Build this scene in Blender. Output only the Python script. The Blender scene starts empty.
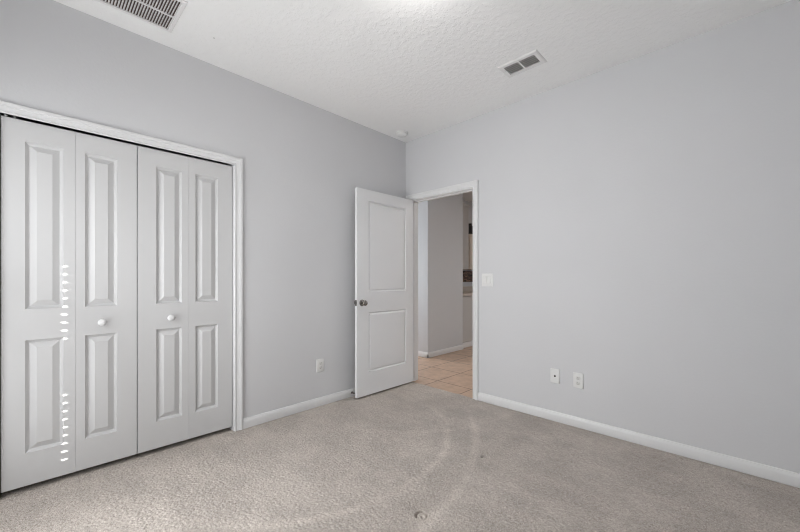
import bpy, bmesh, math, random
import numpy as np
from mathutils import Vector, Matrix

random.seed(3)
SC = bpy.context.scene
COL = SC.collection
PI = math.pi

# ------------------------------------------------------------------ camera
cd = bpy.data.cameras.new('camera')
cd.sensor_width = 36.0
cd.lens = 354.4 / 800 * 36.0
cd.shift_y = 13.3 / 800
cd.clip_start = 0.02
cam = bpy.data.objects.new('camera', cd)
COL.objects.link(cam)
cam.location = (2.8006, -2.9783, 1.1634)
cam.rotation_euler = (PI / 2, 0, math.radians(44.135))
SC.camera = cam

# ------------------------------------------------------------------ world, sun, lights, exposure
wd = bpy.data.worlds.new('daylight')
SC.world = wd
wd.use_nodes = True
wd.node_tree.nodes['Background'].inputs[0].default_value = (0.62, 0.74, 0.95, 1)
wd.node_tree.nodes['Background'].inputs[1].default_value = 1.0

sl = bpy.data.lights.new('sun', 'SUN')
sl.energy = 22.0
sl.angle = math.radians(0.53)
sl.color = (1, 0.96, 0.9)
sun = bpy.data.objects.new('sun', sl)
COL.objects.link(sun)
SUN_DIR = Vector((-0.40, 0.57, -0.40))
sun.rotation_euler = SUN_DIR.to_track_quat('-Z', 'Y').to_euler()
sun.location = (3, -8, 6)


def area(name, loc, target, sx, sy, energy, color=(1, 1, 1)):
    l = bpy.data.lights.new(name, 'AREA')
    l.shape = 'RECTANGLE'
    l.size, l.size_y = sx, sy
    l.energy = energy
    l.color = color
    o = bpy.data.objects.new(name, l)
    COL.objects.link(o)
    o.location = loc
    o.rotation_euler = (Vector(target) - Vector(loc)).to_track_quat('-Z', 'Z').to_euler()
    return o


# daylight that comes in through the blind of the window behind the camera
area('window_daylight', (0.95, -3.375, 1.10), (0.95, 0.0, 1.20), 1.45, 1.80, 20.0, (0.97, 0.985, 1.0))
o = area('window_daylight_forward', (1.05, -3.372, 1.00), (2.05, 0.0, 0.95), 1.55, 1.60, 13.5, (0.97, 0.985, 1.0))
o.data.spread = math.radians(115)
area('window_daylight_upward', (1.00, -3.368, 1.30), (1.20, -1.80, 3.20), 1.45, 1.60, 6.5, (0.97, 0.985, 1.0))
# fill lights added to brighten hallway and corridor, out of view round the corners
area('hallway_fill', (2.2, 2.0, 2.70), (2.2, 2.0, 0.0), 0.4, 0.4, 33.0, (1.0, 0.985, 0.97))
area('corridor_fill', (-2.32, 0.60, 1.35), (0.0, 0.60, 1.2), 0.8, 1.6, 48.0, (0.97, 0.985, 1.0))
LAMP = 28.0

SC.view_settings.view_transform = 'Standard'
SC.view_settings.look = 'None'
SC.view_settings.gamma = 1.0
SC.view_settings.exposure = 0.24
SC.view_settings.use_curve_mapping = False
SC.cycles.use_denoising = True
SC.cycles.filter_width = 1.0
SC.cycles.max_bounces = 14
SC.cycles.diffuse_bounces = 8

H = 2.74
XR = 3.32      # right wall
YS = -3.45     # window wall


# ------------------------------------------------------------------ materials
def new_mat(name, color=(0.8, 0.8, 0.8), rough=0.5, metal=0.0, spec=0.5):
    m = bpy.data.materials.new(name)
    m.use_nodes = True
    nt = m.node_tree
    b = nt.nodes['Principled BSDF']
    b.inputs['Base Color'].default_value = (*color, 1)
    b.inputs['Roughness'].default_value = rough
    b.inputs['Metallic'].default_value = metal
    b.inputs['Specular IOR Level'].default_value = spec
    return m, nt, b


def coords(nt):
    return nt.nodes.new('ShaderNodeTexCoord').outputs['Object']


def noise(nt, vec, scale, detail=2.0, rough=0.5):
    n = nt.nodes.new('ShaderNodeTexNoise')
    n.inputs['Scale'].default_value = scale
    n.inputs['Detail'].default_value = detail
    n.inputs['Roughness'].default_value = rough
    nt.links.new(vec, n.inputs['Vector'])
    return n.outputs['Fac']


def math_node(nt, op, a, b=None, clamp=False):
    n = nt.nodes.new('ShaderNodeMath')
    n.operation = op
    n.use_clamp = clamp
    for i, v in enumerate((a, b)):
        if v is None:
            continue
        if isinstance(v, (int, float)):
            n.inputs[i].default_value = v
        else:
            nt.links.new(v, n.inputs[i])
    return n.outputs[0]


def smooth(nt, v, a, b, lo=0.0, hi=1.0):
    n = nt.nodes.new('ShaderNodeMapRange')
    n.interpolation_type = 'SMOOTHSTEP'
    for k, x in (('From Min', a), ('From Max', b), ('To Min', lo), ('To Max', hi)):
        n.inputs[k].default_value = x
    nt.links.new(v, n.inputs['Value'])
    return n.outputs['Result']


def ramp(nt, v, stops):
    n = nt.nodes.new('ShaderNodeValToRGB')
    e = n.color_ramp.elements
    while len(e) < len(stops):
        e.new(0.5)
    for i, (p, c) in enumerate(stops):
        e[i].position = p
        e[i].color = (*c, 1)
    nt.links.new(v, n.inputs['Fac'])
    return n.outputs['Color']


def bump(nt, b, height, strength, dist):
    n = nt.nodes.new('ShaderNodeBump')
    n.inputs['Strength'].default_value = strength
    n.inputs['Distance'].default_value = dist
    nt.links.new(height, n.inputs['Height'])
    nt.links.new(n.outputs['Normal'], b.inputs['Normal'])


def mix_mul(nt, col, fac_value):
    n = nt.nodes.new('ShaderNodeVectorMath')
    n.operation = 'SCALE'
    nt.links.new(col, n.inputs[0])
    nt.links.new(fac_value, n.inputs['Scale'])
    return n.outputs[0]


def paint(name, color, rough, scale, strength, dist=0.002, spec=0.5, var=0.02):
    m, nt, b = new_mat(name, color, rough, 0, spec)
    v = coords(nt)
    f = noise(nt, v, scale, 3.0, 0.55)
    bump(nt, b, f, strength, dist)
    g = noise(nt, v, 1.7, 2.0)
    c = ramp(nt, g, [(0.3, tuple(x * (1 - var) for x in color)), (0.7, tuple(min(1, x * (1 + var)) for x in color))])
    nt.links.new(c, b.inputs['Base Color'])
    return m


M_WALL = paint('pale_grey_wall_paint', (0.60, 0.603, 0.615), 0.75, 55.0, 0.25, 0.003, 0.3, 0.012)
M_HALLWALL = paint('hall_wall_paint', (0.585, 0.598, 0.615), 0.75, 55.0, 0.2, 0.003, 0.3, 0.012)
M_WHITE = paint('white_trim_paint', (0.70, 0.703, 0.706), 0.38, 14.0, 0.03, 0.002, 0.4, 0.008)
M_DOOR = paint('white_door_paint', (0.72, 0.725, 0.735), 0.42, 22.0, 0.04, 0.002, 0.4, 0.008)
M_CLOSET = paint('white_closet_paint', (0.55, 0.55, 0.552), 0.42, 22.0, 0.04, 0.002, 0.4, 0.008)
M_PLASTIC = paint('white_plastic', (0.71, 0.71, 0.70), 0.35, 30.0, 0.01, 0.001)
M_VENT = paint('white_enamel', (0.76, 0.75, 0.745), 0.4, 30.0, 0.01, 0.001)
M_DARK, _, _ = new_mat('duct_shade', (0.075, 0.052, 0.047), 0.9)  # shade behind the grille louvres, put into a colour
M_SLOT, _, _ = new_mat('dark_slot', (0.04, 0.035, 0.03), 0.6)
M_NICKEL, _, _ = new_mat('satin_nickel', (0.27, 0.255, 0.24), 0.22, 1.0)
M_CREV, _, _ = new_mat('receptacle_grey', (0.64, 0.64, 0.62), 0.45)
M_RUBBER, _, _ = new_mat('grey_rubber', (0.22, 0.22, 0.23), 0.6)

# ceiling: knock-down texture
M_CEIL, nt, b = new_mat('white_knockdown_ceiling', (0.86, 0.86, 0.855), 0.85, 0, 0.2)
v = coords(nt)
n1 = noise(nt, v, 28.0, 4.0, 0.6)
n2 = smooth(nt, n1, 0.42, 0.62)
n3 = noise(nt, v, 90.0, 2.0)
bump(nt, b, math_node(nt, 'ADD', n2, math_node(nt, 'MULTIPLY', n3, 0.3)), 0.35, 0.004)

# carpet: multi-tone twisted pile, with brushed arcs and tracks
M_CARPET, nt, b = new_mat('beige_cut_pile_carpet', (0.4, 0.37, 0.34), 0.95, 0, 0.1)
v = coords(nt)
fine = noise(nt, v, 190.0, 3.0, 0.9)
mid = noise(nt, v, 48.0, 4.0, 0.75)
tuft = math_node(nt, 'ADD', math_node(nt, 'MULTIPLY', fine, 0.82), math_node(nt, 'MULTIPLY', mid, 0.18))
c = ramp(nt, tuft, [(0.36, (0.18, 0.155, 0.134)), (0.46, (0.425, 0.380, 0.343)), (0.54, (0.515, 0.469, 0.429)), (0.65, (0.76, 0.705, 0.65))])
sep = nt.nodes.new('ShaderNodeSeparateXYZ')
nt.links.new(v, sep.inputs[0])
X, Y = sep.outputs[0], sep.outputs[1]
warp = noise(nt, v, 2.2, 3.0, 0.6)


def arc(cx, cy, r, w, amp, mask):
    dx = math_node(nt, 'SUBTRACT', X, cx)
    dy = math_node(nt, 'SUBTRACT', Y, cy)
    d = math_node(nt, 'SQRT', math_node(nt, 'ADD', math_node(nt, 'MULTIPLY', dx, dx), math_node(nt, 'MULTIPLY', dy, dy)))
    d = math_node(nt, 'ADD', d, math_node(nt, 'MULTIPLY', math_node(nt, 'SUBTRACT', warp, 0.5), 0.06))
    d = math_node(nt, 'ABSOLUTE', math_node(nt, 'SUBTRACT', d, r))
    g = smooth(nt, d, 0.0, w, amp, 0.0)
    return math_node(nt, 'MULTIPLY', g, mask) if mask is not None else g


m1 = smooth(nt, X, 0.8, 1.3)
m2 = smooth(nt, Y, -2.6, -1.9)
brk2 = smooth(nt, noise(nt, v, 4.0, 3.0, 0.6), 0.30, 0.55, 0.25, 1.2)
brk = math_node(nt, 'MULTIPLY', brk2, m1)
a1 = arc(-0.594, -1.993, 2.353, 0.050, 0.15, brk)
a2 = arc(0.317, -1.495, 1.12, 0.045, 0.15, math_node(nt, 'MULTIPLY', brk2, smooth(nt, X, 0.55, 0.95)))
a3 = arc(0.10, -0.10, 1.25, 0.05, 0.05, smooth(nt, X, 0.3, 0.6))
blot = smooth(nt, noise(nt, v, 3.2, 4.0, 0.6), 0.38, 0.62, -0.06, 0.06)
strv = nt.nodes.new('ShaderNodeMapping')
strv.inputs['Rotation'].default_value = (0, 0, 0.5)
strv.inputs['Scale'].default_value = (1.2, 5.5, 1)
nt.links.new(v, strv.inputs['Vector'])
streak = smooth(nt, noise(nt, strv.outputs[0], 2.0, 2.0, 0.5), 0.35, 0.65, -0.03, 0.03)
tot = math_node(nt, 'ADD', math_node(nt, 'ADD', a1, a2), math_node(nt, 'ADD', a3, math_node(nt, 'ADD', blot, streak)))
c2 = mix_mul(nt, c, math_node(nt, 'ADD', tot, 1.0))
nt.links.new(c2, b.inputs['Base Color'])

# hallway tile
M_TILE, nt, b = new_mat('tan_ceramic_tile', (0.5, 0.36, 0.27), 0.35, 0, 0.4)
v = coords(nt)
mp = nt.nodes.new('ShaderNodeMapping')
mp.inputs['Location'].default_value = (0.177, -0.244, 0)
nt.links.new(v, mp.inputs['Vector'])
br = nt.nodes.new('ShaderNodeTexBrick')
br.offset = 0.0
br.inputs['Scale'].default_value = 1.0
br.inputs['Brick Width'].default_value = 0.454
br.inputs['Row Height'].default_value = 0.454
br.inputs['Mortar Size'].default_value = 0.008
br.inputs['Mortar Smooth'].default_value = 0.3
br.inputs['Color1'].default_value = (0.475, 0.335, 0.245, 1)
br.inputs['Color2'].default_value = (0.51, 0.365, 0.27, 1)
br.inputs['Mortar'].default_value = (0.19, 0.135, 0.10, 1)
nt.links.new(mp.outputs[0], br.inputs['Vector'])
mot = smooth(nt, noise(nt, v, 9.0, 5.0, 0.65), 0.3, 0.7, 0.86, 1.12)
nt.links.new(mix_mul(nt, br.outputs['Color'], mot), b.inputs['Base Color'])
bump(nt, b, math_node(nt, 'SUBTRACT', 1.0, br.outputs['Fac']), 0.5, 0.002)

# kitchen
M_CAB = paint('grey_cabinet_paint', (0.52, 0.51, 0.50), 0.5, 20, 0.02)
M_BEIGE = paint('beige_cabinet_paint', (0.62, 0.54, 0.46), 0.5, 20, 0.02)
M_STONE = paint('speckled_stone', (0.50, 0.45, 0.40), 0.3, 160, 0.02, var=0.15)
M_BLACK, _, _ = new_mat('black_glaze', (0.015, 0.014, 0.014), 0.35)
M_MOSAIC, nt, b = new_mat('brown_mosaic', (0.1, 0.05, 0.03), 0.3)
v = coords(nt)
sp = nt.nodes.new('ShaderNodeSeparateXYZ')
nt.links.new(v, sp.inputs[0])
cb = nt.nodes.new('ShaderNodeCombineXYZ')
nt.links.new(sp.outputs[1], cb.inputs[0])
nt.links.new(sp.outputs[2], cb.inputs[1])
br = nt.nodes.new('ShaderNodeTexBrick')
br.inputs['Scale'].default_value = 1.0
br.inputs['Brick Width'].default_value = 0.075
br.inputs['Row Height'].default_value = 0.028
br.inputs['Mortar Size'].default_value = 0.0025
br.inputs['Color1'].default_value = (0.035, 0.018, 0.011, 1)
br.inputs['Color2'].default_value = (0.34, 0.20, 0.13, 1)
br.inputs['Mortar'].default_value = (0.03, 0.022, 0.018, 1)
nt.links.new(cb.outputs[0], br.inputs['Vector'])
nt.links.new(br.outputs['Color'], b.inputs['Base Color'])

# lamp glass and window glass, blind
M_GLOW, nt, b = new_mat('lit_opal_glass', (0.9, 0.9, 0.88), 0.4)
b.inputs['Emission Color'].default_value = (1.0, 0.975, 0.95, 1)
b.inputs['Emission Strength'].default_value = LAMP
M_GLASS, nt, b = new_mat('clear_glass', (1, 1, 1), 0.0)
tr = nt.nodes.new('ShaderNodeBsdfTransparent')
gl = nt.nodes.new('ShaderNodeBsdfGlossy')
gl.inputs['Roughness'].default_value = 0.0
mx = nt.nodes.new('ShaderNodeMixShader')
mx.inputs[0].default_value = 0.06
nt.links.new(tr.outputs[0], mx.inputs[1])
nt.links.new(gl.outputs[0], mx.inputs[2])
nt.links.new(mx.outputs[0], nt.nodes['Material Output'].inputs['Surface'])
M_BLIND = paint('white_blind', (0.82, 0.82, 0.81), 0.5, 30, 0.01)


# ------------------------------------------------------------------ mesh helpers
def box(bm, x0, x1, y0, y1, z0, z1, bev=0.0):
    r = bmesh.ops.create_cube(bm, size=1.0)
    vs = r['verts']
    bmesh.ops.scale(bm, vec=(x1 - x0, y1 - y0, z1 - z0), verts=vs)
    bmesh.ops.translate(bm, vec=((x0 + x1) / 2, (y0 + y1) / 2, (z0 + z1) / 2), verts=vs)
    if bev:
        es = list({e for q in vs for e in q.link_edges})
        bmesh.ops.bevel(bm, geom=es, offset=bev, segments=2, profile=0.6, affect='EDGES')


def loops(bm, rings, closed=True, cap_last=False, cap_first=False):
    vr = [[bm.verts.new(p) for p in r] for r in rings]
    n = len(vr[0])
    for a, c in zip(vr, vr[1:]):
        for i in range(n if closed else n - 1):
            j = (i + 1) % n
            bm.faces.new((a[i], a[j], c[j], c[i]))
    if cap_last:
        bm.faces.new(vr[-1])
    if cap_first:
        bm.faces.new(list(reversed(vr[0])))
    return vr


def rect_ring(f, x0, x1, y0, y1, profile, **k):
    """rectangle swept through (outward offset, height) points; f maps (u, v, w) to space"""
    bm = k.pop('bm', None) or bmesh.new()
    loops(bm, [[f(x0 - o, y0 - o, h), f(x1 + o, y0 - o, h), f(x1 + o, y1 + o, h), f(x0 - o, y1 + o, h)] for o, h in profile], **k)
    return bm


def u_sweep(f, x0, x1, y0, y1, profile, bm=None):
    """upside-down U (door casing) swept through (outward offset, height) points"""
    bm = bm or bmesh.new()
    vr = loops(bm, [[f(x0 - o, y0, h), f(x0 - o, y1 + o, h), f(x1 + o, y1 + o, h), f(x1 + o, y0, h)] for o, h in profile], closed=False)
    return bm


def lathe(bm, prof, seg=32, axis='z', loc=(0, 0, 0)):
    rings = []
    for r, h in prof:
        ring = []
        for i in range(seg):
            a = 2 * PI * i / seg
            p = (r * math.cos(a), r * math.sin(a), h)
            if axis == 'y':      # height runs along -y
                p = (p[0], -p[2], p[1])
            ring.append((p[0] + loc[0], p[1] + loc[1], p[2] + loc[2]))
        rings.append(ring)
    loops(bm, rings, cap_last=True, cap_first=True)


def sweep_line(bm, prof, f, s0, s1):
    """straight moulding: prof of (depth, height) points along s"""
    loops(bm, [[f(s0, d, z), f(s1, d, z)] for d, z in prof], closed=False)
    for s in (s0, s1):
        bm.faces.new([bm.verts.new(f(s, d, z)) for d, z in prof])


def obj(name, bm, mat, parent=None, smooth_angle=None, normals=True):
    if normals:
        bmesh.ops.recalc_face_normals(bm, faces=bm.faces)
    me = bpy.data.meshes.new(name)
    bm.to_mesh(me)
    bm.free()
    if smooth_angle:
        for p in me.polygons:
            p.use_smooth = True
        me.set_sharp_from_angle(angle=math.radians(smooth_angle))
    for m in (mat if isinstance(mat, (list, tuple)) else [mat]):
        me.materials.append(m)
    o = bpy.data.objects.new(name, me)
    COL.objects.link(o)
    if parent:
        o.parent = parent
    return o


def tag(o, label, cat, kind=None, group=None):
    o['label'] = label
    o['category'] = cat
    if kind:
        o['kind'] = kind
    if group:
        o['group'] = group
    return o


def thing(name, label, cat, loc=(0, 0, 0), rz=0.0, kind='thing', group=None):
    o = bpy.data.objects.new(name, None)
    COL.objects.link(o)
    o.location = loc
    o.rotation_euler = (0, 0, rz)
    o.empty_display_size = 0.05
    return tag(o, label, cat, kind, group)


def copy_tree(o, parent=None):
    c = o.copy()
    COL.objects.link(c)
    if parent:
        c.parent = parent
    for ch in list(o.children):
        copy_tree(ch, c)
    return c


def wall_with_hole(name, f, s0, s1, h, holes, t, mat, label):
    """wall along s from s0 to s1, thickness t, with (a, b, z0, z1) openings; f(s, depth, z)"""
    bm = bmesh.new()
    ss = sorted({s0, s1, *[a for q in holes for a in q[:2]]})
    zs = sorted({0.0, h, *[a for q in holes for a in q[2:]]})

    def solid(i, j):
        if not (0 <= i < len(ss) - 1 and 0 <= j < len(zs) - 1):
            return False
        cs, cz = (ss[i] + ss[i + 1]) / 2, (zs[j] + zs[j + 1]) / 2
        return not any(a < cs < b2 and c0 < cz < c1 for a, b2, c0, c1 in holes)
    for i in range(len(ss) - 1):
        for j in range(len(zs) - 1):
            if not solid(i, j):
                continue
            A, B, C0, C1 = ss[i], ss[i + 1], zs[j], zs[j + 1]
            for d in (0, t):
                bm.faces.new([bm.verts.new(f(*q)) for q in ((A, d, C0), (B, d, C0), (B, d, C1), (A, d, C1))])
            for (di, dj, q) in ((-1, 0, ((A, C0), (A, C1))), (1, 0, ((B, C0), (B, C1))), (0, -1, ((A, C0), (B, C0))), (0, 1, ((A, C1), (B, C1)))):
                if not solid(i + di, j + dj):
                    (a0, z0), (a1, z1) = q
                    bm.faces.new([bm.verts.new(f(*p)) for p in ((a0, 0, z0), (a1, 0, z1), (a1, t, z1), (a0, t, z0))])
    bmesh.ops.remove_doubles(bm, verts=bm.verts, dist=1e-5)
    o = obj(name, bm, mat)
    return tag(o, label, 'wall', 'structure')


# ------------------------------------------------------------------ room shell
CY0, CY1, CTOP = -3.108, -1.918, 2.078      # closet opening
DX0, DX1, DTOP = 0.088, 0.899, 2.053        # bedroom door clear opening
WX0, WX1, WZ0, WZ1 = 0.20, 1.86, 0.46, 2.12  # window opening

wall_with_hole('wall_left', lambda s, d, z: (-d, s, z), YS - 0.15, 0.115, H, [(CY0 - 0.02, CY1 + 0.02, 0.0, CTOP + 0.02)], 0.115, M_WALL,
               'pale grey wall around the closet, running to the open door')
wall_with_hole('wall_back', lambda s, d, z: (s, d, z), 0.0, XR, H, [(DX0 - 0.02, DX1 + 0.02, 0.0, DTOP + 0.02)], 0.115, M_WALL,
               'pale grey wall with the doorway and the light switch')
wall_with_hole('wall_right', lambda s, d, z: (XR + d, s, z), YS - 0.15, 0.115, H, [], 0.115, M_WALL,
               'pale grey wall to the right of the camera')
wall_with_hole('wall_front', lambda s, d, z: (s, YS - d, z), 0.0, XR, H, [(WX0, WX1, WZ0, WZ1)], 0.15, M_WALL,
               'pale grey window wall behind the camera')

# carpet: one sheet whose surface is the tufted pile, with two furniture dents pressed into it
dents = [(1.657, -1.648, 0.026), (1.584, -0.924, 0.020)]


def grid_lines(a0, a1, step, fine, spots, r):
    out, q = [], a0
    while q < a1:
        out.append(q)
        q += fine if any(abs(q - c_) < r for c_ in spots) else step
    return np.array(out + [a1])


rng = np.random.default_rng(7)
gx = grid_lines(-0.02, XR, 0.0047, 0.0028, [d[0] for d in dents], 0.045)
gy = grid_lines(YS, 0.012, 0.0047, 0.0028, [d[1] for d in dents], 0.045)
GX, GY = np.meshgrid(gx, gy, indexing='ij')
pile = rng.random(GX.shape)
GZ = -0.0052 * pile ** 1.3
jx, jy = (rng.random(GX.shape) - 0.5) * 0.003, (rng.random(GX.shape) - 0.5) * 0.003
for a_ in (jx, jy):
    a_[0, :] = a_[-1, :] = 0
    a_[:, 0] = a_[:, -1] = 0
for dx_, dy_, rr in dents:
    d = np.hypot(GX - dx_, GY - dy_)
    ang = np.arctan2(GY - dy_, GX - dx_)
    if rr > 0.022:
        w = 0.12 + 0.88 * np.maximum(0.0, 0.5 + 0.5 * np.cos(ang - 2.9)) ** 0.8
        w2 = np.exp(-(np.hypot(GX - dx_ - 0.012, GY - dy_ + 0.004) / 0.007) ** 2)
    else:
        w = 0.9 * np.maximum(0.0, np.cos(ang - 3.0)) ** 2
        w2 = np.exp(-(np.hypot(GX - dx_ - 0.015, GY - dy_ - 0.006) / 0.007) ** 2)
    near = np.exp(-(d / (rr * 1.6)) ** 4)
    GZ = GZ * (1 - 0.85 * near) - 0.034 * w * np.exp(-((d - rr) / 0.0058) ** 4) - 0.016 * w2 - 0.002 * np.exp(-(d / rr) ** 4)
co = np.stack([GX + jx, GY + jy, GZ], -1).reshape(-1, 3).astype(np.float32)
nx, ny = GX.shape
idx = np.arange(nx * ny).reshape(nx, ny)
qd = np.stack([idx[:-1, :-1], idx[1:, :-1], idx[1:, 1:], idx[:-1, 1:]], -1).reshape(-1)
me = bpy.data.meshes.new('floor')
me.vertices.add(nx * ny)
me.vertices.foreach_set('co', co.ravel())
me.loops.add(len(qd))
me.loops.foreach_set('vertex_index', qd.astype(np.int32))
me.polygons.add(len(qd) // 4)
me.polygons.foreach_set('loop_start', np.arange(0, len(qd), 4, dtype=np.int32))
me.update(calc_edges=True)
me.validate()
me.materials.append(M_CARPET)
fl = bpy.data.objects.new('floor', me)
COL.objects.link(fl)
tag(fl, 'beige grey cut pile carpet with brushed arcs and furniture dents', 'carpet', 'structure')

bm = bmesh.new()
box(bm, -0.115, XR + 0.115, YS - 0.15, 0.115, H, H + 0.1)
tag(obj('ceiling', bm, M_CEIL), 'white textured ceiling of the bedroom', 'ceiling', 'structure')

# closet interior, dark behind the doors
bm = bmesh.new()
rect_ring(lambda u, v_, w: (w, u, v_), CY0 - 0.12, CY1 + 0.12, -0.02, H, [(0, -0.115), (0, -0.72)], bm=bm, cap_last=True)
tag(obj('wall_closet', bm, M_WALL), 'closet interior walls behind the bifold doors', 'wall', 'structure')
bm = bmesh.new()
box(bm, -0.72, -0.02, CY0 - 0.12, CY1 + 0.12, -0.06, -0.001)
tag(obj('floor_closet', bm, M_CARPET), 'closet carpet below the bifold doors', 'carpet', 'structure')

# ------------------------------------------------------------------ hallway and kitchen shell
bm = bmesh.new()
box(bm, -2.4, 3.6, 0.012, 4.6, -0.06, -0.002)
tag(obj('floor_hall', bm, M_TILE), 'tan square floor tiles of the hallway beyond the doorway', 'tile floor', 'structure')
bm = bmesh.new()
box(bm, -2.4, 3.6, 0.115, 4.6, H, H + 0.1)
tag(obj('ceiling_hall', bm, M_CEIL), 'white hallway ceiling seen through the doorway', 'ceiling', 'structure')
HB = -0.558
HE = 1.985
bm = bmesh.new()
box(bm, -2.4, HB, 1.075, HE, 0, H)
tag(obj('wall_hall', bm, M_HALLWALL), 'grey hallway wall whose corner shows through the doorway', 'wall', 'structure')
bm = bmesh.new()
box(bm, -1.3, -1.2, HE, 4.6, 0, H)
tag(obj('wall_kitchen', bm, M_HALLWALL), 'kitchen wall behind the cabinets beyond the hallway', 'wall', 'structure')
bm = bmesh.new()
box(bm, -2.5, 3.7, 4.6, 4.7, 0, H)
box(bm, 3.6, 3.7, 0.0, 4.6, 0, H)
box(bm, XR, 3.7, 0.0, 0.115, 0, H)
box(bm, -2.5, -2.4, 0.0, 4.6, 0, H)
box(bm, -2.4, -0.115, 0.0, 0.115, 0, H)
tag(obj('wall_hall_outer', bm, M_HALLWALL), 'far walls of the hallway, out of view', 'wall', 'structure')

# ------------------------------------------------------------------ mouldings
BASE = [(0, 0), (0.0125, 0), (0.0135, 0.003), (0.0135, 0.052), (0.0125, 0.060), (0.0095, 0.066), (0.0085, 0.072), (0.006, 0.0765), (0, 0.078)]
CASING = [(0.0, 0.0), (0.0, 0.0085), (0.002, 0.0120), (0.007, 0.0130), (0.0095, 0.0120), (0.0115, 0.0075), (0.0150, 0.0075), (0.022, 0.0105), (0.034, 0.0125),
          (0.037, 0.0125), (0.038, 0.0165), (0.045, 0.0190), (0.055, 0.0195), (0.059, 0.0180), (0.061, 0.0140), (0.061, 0.0)]


def baseboard(name, f, s0, s1, label):
    bm = bmesh.new()
    sweep_line(bm, BASE, f, s0, s1)
    return tag(obj(name, bm, M_WHITE, None, 40), label, 'baseboard', 'structure')


baseboard('baseboard_left', lambda s, d, z: (d, s, z), CY1 + 0.066, -0.0005, 'white baseboard between the closet and the open door')
baseboard('baseboard_back', lambda s, d, z: (s, -d, z), DX1 + 0.066, XR - 0.014, 'white baseboard along the wall under the outlets')
baseboard('baseboard_right', lambda s, d, z: (XR - d, s, z), YS + 0.014, -0.0005, 'white baseboard on the wall beside the camera')
baseboard('baseboard_front', lambda s, d, z: (s, YS + d, z), 0.014, XR - 0.014, 'white baseboard under the window behind the camera')
bm = bmesh.new()
sweep_line(bm, BASE, lambda s, d, z: (HB + d, s, z), 1.075 - 0.0135, HE)
sweep_line(bm, BASE, lambda s, d, z: (s, 1.075 - d, z), -2.35, HB + 0.0135)
tag(obj('baseboard_hall', bm, M_WHITE, None, 40), 'white baseboard wrapping the hallway wall corner over the tile', 'baseboard', 'structure')

FL = lambda u, v_, w: (w, u, v_)       # on the left wall, w out into the room
FB = lambda u, v_, w: (u, -w, v_)      # on the back wall

tag(obj('trim_1', u_sweep(FL, CY0 - 0.004, CY1 + 0.004, 0.0, 2.039, [(o * 0.95, h) for o, h in CASING]), M_WHITE, None, 35),
    'white moulded casing around the closet bifold doors', 'door casing', 'structure')
bm = bmesh.new()
box(bm, -0.115, 0.0, CY0 - 0.02, CY0, 0, CTOP)
box(bm, -0.115, 0.0, CY1, CY1 + 0.02, 0, CTOP)
box(bm, -0.115, 0.0, CY0 - 0.02, CY1 + 0.02, CTOP, CTOP + 0.02)
tag(obj('trim_2', bm, M_WHITE), 'white jamb lining the closet opening', 'door jamb', 'structure')
tag(obj('trim_3', u_sweep(FB, DX0 - 0.006, DX1 + 0.006, 0.0, DTOP + 0.006, CASING), M_WHITE, None, 35),
    'white moulded casing around the bedroom doorway', 'door casing', 'structure')
bm = bmesh.new()
box(bm, DX0 - 0.02, DX0, 0.0, 0.115, 0, DTOP)
box(bm, DX1, DX1 + 0.02, 0.0, 0.115, 0, DTOP)
box(bm, DX0 - 0.02, DX1 + 0.02, 0.0, 0.115, DTOP, DTOP + 0.02)
for (a, c_) in ((DX0, DX0 + 0.011), (DX1 - 0.011, DX1)):
    box(bm, a, c_, 0.040, 0.075, 0, DTOP, 0.002)
box(bm, DX0, DX1, 0.040, 0.075, DTOP - 0.011, DTOP, 0.002)
tag(obj('trim_4', bm, M_WHITE), 'white jamb and stop lining the bedroom doorway', 'door jamb', 'structure')
FH = lambda u, v_, w: (u, 0.115 + w, v_)
tag(obj('trim_5', u_sweep(FH, DX0 - 0.006, DX1 + 0.006, 0.0, DTOP + 0.006, CASING), M_WHITE, None, 35),
    'white casing on the hallway side of the doorway', 'door casing', 'structure')


# ------------------------------------------------------------------ panelled door leaves
def leaf_mesh(w, h, t, panels, bev=0.002, both=False):
    """slab with its front at y=0 facing -y, openings (x0,x1,z0,z1) left for the raised panels"""
    bm = bmesh.new()
    xs = sorted({bev, w - bev, *[a for p in panels for a in p[:2]]})
    zs = sorted({bev, h - bev, *[a for p in panels for a in p[2:]]})
    for y in ((0.0, t) if both else (0.0,)):
        for i in range(len(xs) - 1):
            for j in range(len(zs) - 1):
                cx, cz = (xs[i] + xs[i + 1]) / 2, (zs[j] + zs[j + 1]) / 2
                if any(p[0] < cx < p[1] and p[2] < cz < p[3] for p in panels):
                    continue
                q = [(xs[i], zs[j]), (xs[i + 1], zs[j]), (xs[i + 1], zs[j + 1]), (xs[i], zs[j + 1])]
                bm.faces.new([bm.verts.new((a, y, c_)) for a, c_ in q])
    prof = [(-bev, 0.0), (-bev * 0.3, bev * 0.3), (0, bev), (0, t - bev), (-bev, t)]
    loops(bm, [[(0 - o, y, 0 - o), (w + o, y, 0 - o), (w + o, y, h + o), (0 - o, y, h + o)] for o, y in prof], cap_last=not both)
    bmesh.ops.remove_doubles(bm, verts=bm.verts, dist=1e-5)
    return bm


def panel_mesh(p, prof, y0=0.0, s=1):
    """raised panel: prof of (inset, depth) from the leaf's face inwards"""
    x0, x1, z0, z1 = p
    bm = bmesh.new()
    loops(bm, [[(x0 + i, y0 + s * d, z0 + i), (x1 - i, y0 + s * d, z0 + i), (x1 - i, y0 + s * d, z1 - i), (x0 + i, y0 + s * d, z1 - i)] for i, d in prof],
          cap_last=True)
    return bm


BIFOLD = [(0.0, 0.0), (0.0012, 0.0028), (0.004, 0.0075), (0.0125, 0.0165), (0.0150, 0.0178), (0.0165, 0.0178), (0.0175, 0.0168), (0.044, 0.0024), (0.0455, 0.0014)]
LEAFH = 1.999
WP = 0.152


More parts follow.
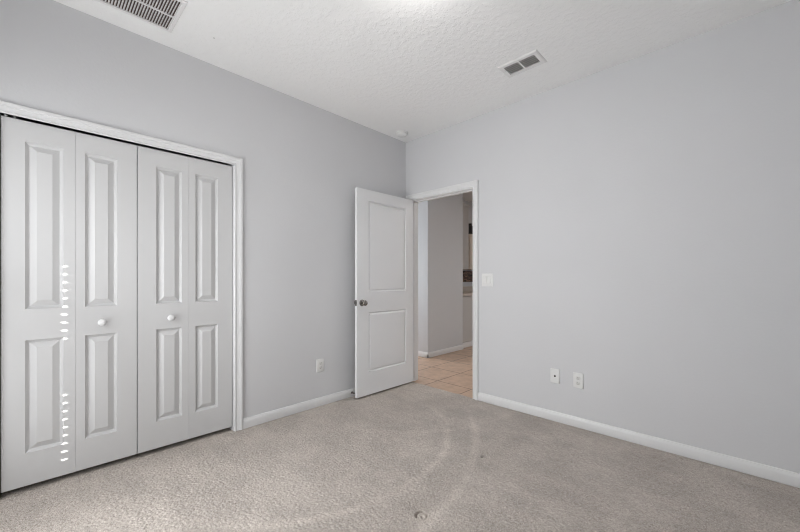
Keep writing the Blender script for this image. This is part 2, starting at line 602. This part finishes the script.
def bifold(label, y0, wl, first_outer_left, knob_leaf):
    # two hinged leaves hung in one half of the closet
    t = thing('bifold_closet_door', label, 'closet door', (-0.020, y0, 0.032), PI / 2)
    x = 0.0
    for k in range(2):
        left_stile = (0.089 if k == 0 else 0.041) if first_outer_left else (0.101 if k == 0 else 0.042)
        lf_p = [(left_stile, left_stile + WP, 0.178, 0.797), (left_stile, left_stile + WP, 0.967, 1.886)]
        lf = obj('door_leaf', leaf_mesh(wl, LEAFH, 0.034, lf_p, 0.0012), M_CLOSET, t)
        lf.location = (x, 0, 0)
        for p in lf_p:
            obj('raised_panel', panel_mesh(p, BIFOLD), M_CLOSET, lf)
        if k == 0 and first_outer_left:
            # pivot pin and bracket in the head track
            bm = bmesh.new()
            lathe(bm, [(0.0045, 0), (0.0045, 0.007), (0.007, 0.007), (0.007, 0.0105)], 12, 'z', (0.018, 0.010, LEAFH))
            obj('pivot_pin', bm, M_PLASTIC, lf, 30)
            bm = bmesh.new()
            box(bm, 0.046, 0.053, 0.004, 0.014, LEAFH, LEAFH + 0.011)
            obj('pivot_bracket', bm, M_PLASTIC, lf)
        if k == knob_leaf:
            bm = bmesh.new()
            kx = wl * (0.40 if first_outer_left else 0.61)
            lathe(bm, [(0.0110, 0.0), (0.0100, 0.003), (0.0090, 0.009), (0.0110, 0.014), (0.0170, 0.019), (0.0205, 0.025), (0.0200, 0.031), (0.0158, 0.036),
                       (0.0080, 0.039), (0.0015, 0.0395)], 32, 'y', (kx, 0, 0.870))
            obj('knob', bm, M_WHITE, lf, 50)
        x += wl + 0.0004
    return t


bifold('white four-panel bifold closet door at far left, streaked by a column of small sun spots', -3.1035, 0.2925, True, 1)
bifold('white four-panel bifold closet door nearer the bedroom door, free of sun spots', -2.5135, 0.2945, False, 0)

# bedroom door, standing open at a right angle to its wall
LW, LH, LT = 0.812, 2.032, 0.035
BED = [(0.0, 0.0), (0.0015, 0.0022), (0.005, 0.0075), (0.010, 0.0118), (0.0130, 0.0125), (0.0150, 0.0122), (0.021, 0.0062), (0.027, 0.0028), (0.031, 0.0018)]
d1 = thing('door_1', 'white two-panel bedroom door standing open against the left wall', 'door', (0.132, -0.820, 0.018), PI / 2, 'structure')
pn = [(0.145, 0.687, 0.224, 0.819), (0.145, 0.687, 1.020, 1.924)]
lf = obj('door_leaf', leaf_mesh(LW, LH, LT, pn, both=True), M_DOOR, d1)
for p in pn:
    obj('raised_panel', panel_mesh(p, BED), M_DOOR, lf)
    obj('raised_panel', panel_mesh(p, BED, LT, -1), M_DOOR, lf)
KZ = 0.916
for s in (1, -1):
    bm = bmesh.new()
    y0 = 0.0
    lathe(bm, [(0.0325, 0.0), (0.0325, 0.003), (0.030, 0.007), (0.020, 0.010), (0.0125, 0.012), (0.0115, 0.026), (0.0135, 0.031), (0.021, 0.036), (0.0262, 0.043),
               (0.0270, 0.050), (0.0245, 0.057), (0.018, 0.0615), (0.008, 0.0635), (0.002, 0.064)], 36, 'y')
    if s < 0:
        bmesh.ops.rotate(bm, verts=bm.verts, matrix=Matrix.Rotation(PI, 3, 'Z'))
    kn = obj('door_knob', bm, M_NICKEL, d1, 40)
    kn.location = (0.060, 0.0 if s > 0 else LT, KZ)
    kn['label'] = 'satin nickel round door knob'
bm = bmesh.new()
box(bm, -0.0015, 0.001, 0.0055, 0.0295, KZ - 0.028, KZ + 0.028, 0.0006)
box(bm, -0.009, 0.0, 0.0115, 0.0235, KZ - 0.008, KZ + 0.008, 0.002)
obj('latch_plate', bm, M_NICKEL, d1)
for hz in (0.20, 1.0, 1.80):
    bm = bmesh.new()
    lathe(bm, [(0.0055, -0.045), (0.0055, 0.045)], 14, 'z', (LW + 0.006, LT + 0.004, hz))
    box(bm, LW - 0.0005, LW + 0.0015, 0.004, LT, hz - 0.044, hz + 0.044)
    obj('hinge', bm, M_NICKEL, d1, 40)

# spring door stop on the baseboard behind the open door
ds = thing('door_stop', 'small spring door stop on the baseboard behind the open door', 'door stop', (0.0138, -0.790, 0.042), PI / 2)
bm = bmesh.new()
lathe(bm, [(0.011, -0.001), (0.011, 0.003), (0.006, 0.006)], 20, 'y')
obj('base', bm, M_NICKEL, ds, 40)
bm = bmesh.new()
prof = []
for i in range(22):
    prof += [(0.0062, 0.006 + i * 0.0022), (0.0048, 0.0071 + i * 0.0022)]
lathe(bm, prof, 16, 'y')
obj('spring', bm, M_NICKEL, ds, 30)
bm = bmesh.new()
lathe(bm, [(0.0075, 0.054), (0.0088, 0.056), (0.0088, 0.066), (0.006, 0.070)], 18, 'y')
obj('rubber_tip', bm, M_RUBBER, ds, 40)


# ------------------------------------------------------------------ wall plates
def plate_mesh(w, h, t=0.0075):
    bm = bmesh.new()
    w, h = w / 2, h / 2
    loops(bm, [[(-w + i, -d, -h + i), (w - i, -d, -h + i), (w - i, -d, h - i), (-w + i, -d, h - i)] for i, d in
               ((0, 0), (0, t * 0.6), (0.0015, t * 0.9), (0.004, t))], cap_last=True)
    return bm


def screw(parent, x, z, y=-0.0076):
    bm = bmesh.new()
    lathe(bm, [(0.0032, 0), (0.0030, 0.0008), (0.001, 0.0012)], 14, 'y', (x, y, z))
    box(bm, x - 0.0027, x + 0.0027, y - 0.0016, y - 0.0011, z - 0.0004, z + 0.0004)
    obj('screw', bm, M_PLASTIC, parent, 40)


def outlet(label, loc, rz):
    t = thing('wall_outlet', label, 'outlet', loc, rz)
    obj('cover_plate', plate_mesh(0.074, 0.118), M_PLASTIC, t, 50)
    for dz in (0.0195, -0.0195):
        bm = bmesh.new()
        pts = []
        for i in range(32):
            a = 2 * PI * i / 32
            pts.append((0.0172 * math.cos(a), max(-0.0142, min(0.0142, 0.0172 * math.sin(a)))))
        loops(bm, [[(px * k, -y, pz * k + dz) for px, pz in pts] for k, y in ((1.0, 0.0070), (1.0, 0.0090), (0.95, 0.0098))], cap_last=True)
        rc = obj('receptacle', bm, M_CREV, t, 50)
        bm = bmesh.new()
        for sx, hh in ((-0.0064, 0.0045), (0.0064, 0.0037)):
            box(bm, sx - 0.0012, sx + 0.0012, -0.0101, -0.0095, dz + 0.003 - hh, dz + 0.003 + hh)
        lathe(bm, [(0.0025, 0.0), (0.0025, 0.0006)], 12, 'y', (0, -0.0095, dz - 0.0075))
        sl_ = obj('slots', bm, M_SLOT, rc)
    screw(t, 0, 0)
    return t


outlet('white duplex outlet on the left wall between the closet and the open door', (0.0, -1.150, 0.372), PI / 2)
outlet('white duplex outlet, right of the cable plate on the far wall', (1.867, 0.0, 0.368), 0)

cp = thing('cable_plate', 'white cable wall plate with one dark jack, left of the far wall outlet', 'wall plate', (1.688, 0.0, 0.370), 0)
obj('cover_plate', plate_mesh(0.074, 0.118), M_PLASTIC, cp, 50)
bm = bmesh.new()
lathe(bm, [(0.0080, 0.007), (0.0080, 0.009), (0.006, 0.0095), (0.0048, 0.0095), (0.0048, 0.0150), (0.002, 0.0152)], 20, 'y')
jk = obj('cable_jack', bm, M_SLOT, cp, 40)
for dz in (0.042, -0.042):
    screw(cp, 0, dz)

sw = thing('light_switch', 'white double light switch plate beside the doorway casing', 'light switch', (1.062, 0.0, 1.157), 0)
obj('cover_plate', plate_mesh(0.118, 0.122), M_PLASTIC, sw, 50)
for k, dx in enumerate((-0.023, 0.023)):
    bm = bmesh.new()
    h, w = 0.0335, 0.0167
    s = 1 if k == 0 else -1
    pts = [(-w, -h), (w, -h), (w, h), (-w, h)]
    loops(bm, [[(px + dx, -0.0070, pz) for px, pz in pts],
               [(px + dx, -(0.0100 + s * 0.0022 * pz / h), pz) for px, pz in pts],
               [(px * 0.93 + dx, -(0.0110 + s * 0.0022 * pz / h), pz * 0.96) for px, pz in pts]], cap_last=True)
    obj('rocker', bm, M_PLASTIC, sw)
    bm = bmesh.new()
    rect_ring(lambda u, v_, y: (u, -y, v_), dx - w, dx + w, -h, h, [(0.0026, 0.0074), (0.0026, 0.0080), (0.0004, 0.0082), (0.0004, 0.0070)], bm=bm)
    obj('rocker_frame', bm, M_CREV, sw)
    for dz in (0.048, -0.048):
        screw(sw, dx, dz)

# ------------------------------------------------------------------ things on the ceiling (local z = 0 at the ceiling, going down)
FC = lambda u, v_, w: (u, v_, -w)
gx0, gx1, gy0, gy1 = -0.176, 0.176, -0.30, 0.30
gr = thing('return_air_grille', 'large white louvred return air grille on the ceiling above the closet', 'air vent', (0.3555, -2.672, H), 0)
obj('frame', rect_ring(FC, gx0 + 0.022, gx1 - 0.022, gy0 + 0.022, gy1 - 0.022, [(0.022, 0.0), (0.022, 0.005), (0.019, 0.008), (0.003, 0.009), (0.0, 0.008), (0.0, 0.0)]),
    M_VENT, gr)
bm = bmesh.new()
box(bm, -0.0175, -0.0065, gy0 + 0.022, gy1 - 0.022, -0.0066, -0.0005)
obj('divider_bar', bm, M_VENT, gr)
bm = bmesh.new()
n = 41
for i in range(n):
    y = gy0 + 0.026 + (gy1 - gy0 - 0.052) * i / (n - 1)
    a = [(gx0 + 0.022, y - 0.0045, -0.0062), (gx1 - 0.022, y - 0.0045, -0.0062), (gx1 - 0.022, y + 0.0025, -0.0010), (gx0 + 0.022, y + 0.0025, -0.0010)]
    lo = [bm.verts.new(p) for p in a]
    hi = [bm.verts.new((p[0], p[1] + 0.0014, p[2] - 0.0)) for p in a]
    bm.faces.new(lo)
    bm.faces.new(hi)
    for q in range(4):
        bm.faces.new((lo[q], lo[(q + 1) % 4], hi[(q + 1) % 4], hi[q]))
obj('louvers', bm, M_VENT, gr)
bm = bmesh.new()
box(bm, gx0 + 0.022, gx1 - 0.022, gy0 + 0.022, gy1 - 0.022, -0.0006, -0.0002)
obj('duct_shade_sheet', bm, M_DARK, gr)  # dark sheet under the ceiling, painted shade in place of a duct opening
for sx in (gx0 + 0.011, gx1 - 0.011):
    bm = bmesh.new()
    lathe(bm, [(0.0042, -0.0085), (0.0042, -0.0066)], 12, 'z', (sx, gy1 - 0.05, 0))
    obj('screw', bm, M_VENT, gr)

vx, vy = 0.1475, 0.0935
vt = thing('supply_air_vent', 'small white two-bank louvred air register on the ceiling near the far wall', 'air vent', (1.632, -0.490, H), 0)
bm = rect_ring(FC, -0.115, -0.006, -0.058, 0.058, [(0, 0.0075), (0.0, 0.0)])
rect_ring(FC, 0.006, 0.115, -0.058, 0.058, [(0, 0.0075), (0.0, 0.0)], bm=bm)
loops(bm, [[FC(sx * (vx - i), sy * (vy - i), d) for sx, sy in ((-1, -1), (1, -1), (1, 1), (-1, 1))] for i, d in ((0, 0), (0, 0.003), (0.010, 0.0075))])
for x0, x1, y0, y1 in ((-vx + .01, vx - .01, -vy + .01, -0.058), (-vx + .01, vx - .01, 0.058, vy - .01), (-vx + .01, -0.115, -0.058, 0.058), (-0.006, 0.006, -0.058, 0.058),
                       (0.115, vx - .01, -0.058, 0.058)):
    bm.faces.new([bm.verts.new(FC(a, c_, 0.0075)) for a, c_ in ((x0, y0), (x1, y0), (x1, y1), (x0, y1))])
bmesh.ops.remove_doubles(bm, verts=bm.verts, dist=1e-5)
obj('frame', bm, M_VENT, vt)
for x0, x1 in ((-0.115, -0.006), (0.006, 0.115)):
    bm = bmesh.new()
    for i in range(5):
        y = -0.054 + 0.108 * (i + 0.5) / 5
        a = [(x0, y + 0.0008, -0.0070), (x1, y + 0.0008, -0.0070), (x1, y - 0.0018, -0.0058), (x0, y - 0.0018, -0.0058)]
        lo = [bm.verts.new(p) for p in a]
        hi = [bm.verts.new((p[0], p[1] + 0.0012, p[2] + 0.0008)) for p in a]
        bm.faces.new(lo)
        bm.faces.new(hi)
        for q in range(4):
            bm.faces.new((lo[q], lo[(q + 1) % 4], hi[(q + 1) % 4], hi[q]))
    obj('louver_bank', bm, M_VENT, vt)
bm = bmesh.new()
box(bm, -0.115, 0.115, -0.058, 0.058, -0.0008, -0.0003)
obj('duct_shade_sheet', bm, M_SLOT, vt)  # flat dark sheet stands in for the shade behind the register louvres
bm = bmesh.new()
box(bm, -0.128, -0.122, -0.030, -0.018, -0.018, -0.007, 0.001)
obj('damper_lever', bm, M_VENT, vt)

sd = thing('smoke_detector', 'round white smoke detector on the ceiling in the corner above the door', 'smoke detector', (0.158, -0.228, H), 0)
bm = bmesh.new()
lathe(bm, [(0.070, 0.0), (0.070, -0.006), (0.066, -0.009), (0.058, -0.009)], 40)
obj('mounting_base', bm, M_PLASTIC, sd, 40)
bm = bmesh.new()
lathe(bm, [(0.060, -0.009), (0.062, -0.016), (0.060, -0.024), (0.052, -0.032), (0.036, -0.036), (0.034, -0.034), (0.030, -0.034), (0.028, -0.037), (0.010, -0.039), (0.001, -0.039)], 40)
obj('cap', bm, M_PLASTIC, sd, 35)

hk = thing('ceiling_stain', 'tiny dark stain spot on the ceiling between the grille and the far corner', 'screw', (0.316, -2.163, H), 0)
bm = bmesh.new()
lathe(bm, [(0.006, 0.0), (0.006, -0.0015), (0.003, -0.003), (0.001, -0.0035)], 14)
obj('stain_disc', bm, M_CREV, hk, 40)  # small disc added to stand for a spot stain

# ceiling lamp just above the picture
lp = thing('ceiling_light', 'round flush ceiling light with an opal dome in the middle of the room', 'ceiling light', (1.68, -1.70, H), 0)
bm = bmesh.new()
lathe(bm, [(0.15, 0.0), (0.15, -0.018), (0.142, -0.022)], 40)
obj('base', bm, M_VENT, lp, 40)
bm = bmesh.new()
lathe(bm, [(0.145, -0.0225), (0.146, -0.040), (0.135, -0.065), (0.105, -0.088), (0.060, -0.102), (0.002, -0.106)], 40)
obj('glass_dome', bm, M_GLOW, lp, 60)

# ------------------------------------------------------------------ window and blind behind the camera
w1 = thing('window_1', 'white double-hung window behind the camera', 'window', (0, YS - 0.10, 0), 0, 'structure')
FW = lambda u, v_, w: (u, w, v_)
obj('window_frame', rect_ring(FW, WX0 + 0.05, WX1 - 0.05, WZ0 + 0.05, WZ1 - 0.05, [(0.05, -0.03), (0.05, 0.03), (0.0, 0.03), (0.0, -0.03)]), M_WHITE, w1)
bm = bmesh.new()
box(bm, WX0 + 0.05, WX1 - 0.05, -0.02, 0.02, 1.06, 1.10)
obj('meeting_rail', bm, M_WHITE, w1)
for z0, z1 in ((WZ0 + 0.05, 1.06), (1.10, WZ1 - 0.05)):
    bm = bmesh.new()
    box(bm, WX0 + 0.05, WX1 - 0.05, -0.002, 0.002, z0, z1)
    obj('pane', bm, M_GLASS, w1)
bl = thing('window_blind', 'closed white slatted blind hanging in the window behind the camera', 'blind', (0, YS - 0.015, 0), 0)
bm = bmesh.new()
box(bm, WX0 + 0.005, WX1 - 0.005, -0.03, 0.02, WZ1 - 0.05, WZ1 - 0.001)
obj('headrail', bm, M_BLIND, bl)
# slats: cord holes cut only in two runs and slanted to shape the sun spots
hx = 0.38 + 0.003
drop = 0.40 / 0.57
ysp, yw = -2.858, YS - 0.015
lo_run = [0.120 + 0.0466 * i for i in range(9)]
hi_run = [0.821 + 0.0466 * i for i in range(10)]
dyh = ysp - yw
hx = -0.021 + 0.40 / 0.57 * dyh
hz = [z + drop * dyh for z in lo_run + hi_run]
bm = bmesh.new()
pitch = 0.0466
z0 = hz[0] - pitch / 2
k = -2
top = WZ1 - 0.05
while z0 + k * pitch < top:
    za, zb = max(WZ0 + 0.004, z0 + k * pitch), min(top, z0 + (k + 1) * pitch)
    zc = z0 + (k + 0.5) * pitch
    k += 1
    if zb - za < 0.005:
        continue
    xa, xb = WX0 + 0.006, WX1 - 0.006
    P = lambda pts: bm.faces.new([bm.verts.new((a, 0, c_)) for a, c_ in pts])
    if any(abs(zc - h_) < 0.02 for h_ in hz):
        a, b_, hh, sl_ = hx - 0.0085, hx + 0.0085, 0.0036, 0.0088
        P([(xa, za), (a, za), (a, zb), (xa, zb)])
        P([(b_, za), (xb, za), (xb, zb), (b_, zb)])
        P([(a, za), (b_, za), (b_, zc + sl_ - hh), (a, zc - sl_ - hh)])
        P([(a, zc - sl_ + hh), (b_, zc + sl_ + hh), (b_, zb), (a, zb)])
    else:
        P([(xa, za), (xb, za), (xb, zb), (xa, zb)])
obj('slats', bm, M_BLIND, bl)

# ------------------------------------------------------------------ kitchen glimpsed past the hallway
bc = thing('base_cabinet', 'grey kitchen base cabinet under the countertop, seen through the doorway', 'cabinet', (-0.60, 2.0, 0.0), PI / 2)
bm = bmesh.new()
box(bm, 0.0, 1.3, 0.02, 0.595, 0.09, 0.88)
obj('body', bm, M_CAB, bc)
bm = bmesh.new()
box(bm, 0.0, 1.3, 0.006, 0.59, 0.0, 0.09)
obj('toe_kick', bm, M_WHITE, bc)
for i in range(3):
    bm = bmesh.new()
    box(bm, 0.005 + i * 0.435, 0.425 + i * 0.435, 0.0, 0.02, 0.10, 0.87, 0.002)
    dr = obj('cabinet_door', bm, M_CAB, bc)
    bm = bmesh.new()
    lathe(bm, [(0.006, 0), (0.006, 0.015), (0.013, 0.02), (0.012, 0.027), (0.003, 0.03)], 18, 'y', (0.39 + i * 0.435, 0, 0.80))
    obj('knob', bm, M_NICKEL, dr, 40)
bm = bmesh.new()
box(bm, -1.198, -0.572, HE + 0.003, 3.36, 0.882, 0.922, 0.006)
tag(obj('countertop', bm, M_STONE), 'speckled brown grey kitchen countertop seen through the doorway', 'countertop', 'thing')
bm = bmesh.new()
box(bm, -1.198, -1.175, HE + 0.003, 3.36, 0.9235, 1.02, 0.003)
tag(obj('counter_upstand', bm, M_STONE), 'low stone upstand at the back of the kitchen countertop', 'upstand', 'thing')
bm = bmesh.new()
box(bm, -1.1995, -1.188, HE + 0.003, 3.6, 1.112, 1.330)
tag(obj('tile_backsplash', bm, M_MOSAIC), 'dark brown mosaic tile strip behind the kitchen countertop', 'backsplash', 'structure')

uc = thing('wall_cabinet', 'tall grey kitchen wall cabinet with a crown moulding, left of the beige one', 'cabinet', (-0.87, 2.0, 1.352), PI / 2)
bm = bmesh.new()
box(bm, 0.0, 0.64, 0.02, 0.328, 0.0, 1.17)
obj('body', bm, M_CAB, uc)
for i in range(2):
    bm = bmesh.new()
    box(bm, 0.004 + i * 0.318, 0.316 + i * 0.318, 0.0, 0.02, 0.004, 1.14, 0.002)
    obj('cabinet_door', bm, M_CAB, uc)
bm = bmesh.new()
sweep_line(bm, [(0.02, 0), (0.022, 0.0), (0.030, 0.012), (0.040, 0.022), (0.046, 0.045), (0.046, 0.05), (0.02, 0.05)], lambda s, d, z: (s, 0.02 - d, 1.142 + z), 0.0, 0.66)
obj('crown_moulding', bm, M_CAB, uc)
bcab = thing('wall_cabinet', 'short beige kitchen wall cabinet carrying a black vase', 'cabinet', (-0.87, 2.668, 1.352), PI / 2)
bm = bmesh.new()
box(bm, 0.0, 0.62, 0.02, 0.328, 0.0, 0.64)
obj('body', bm, M_BEIGE, bcab)
bm = bmesh.new()
box(bm, 0.004, 0.616, 0.0, 0.02, 0.004, 0.615, 0.002)
obj('cabinet_door', bm, M_BEIGE, bcab)
bm = bmesh.new()
box(bm, -0.004, 0.624, -0.012, 0.328, 0.64, 0.66, 0.003)
obj('top_trim', bm, M_BEIGE, bcab)
vs = thing('vase', 'small black vase on top of the beige kitchen cabinet', 'vase', (-0.95, 2.80, 2.0122), 0)
bm = bmesh.new()
lathe(bm, [(0.04, 0.0), (0.06, 0.03), (0.075, 0.08), (0.07, 0.13), (0.045, 0.17), (0.035, 0.19), (0.045, 0.21), (0.038, 0.21), (0.028, 0.19), (0.005, 0.18)], 28)
obj('body', bm, M_BLACK, vs, 50)
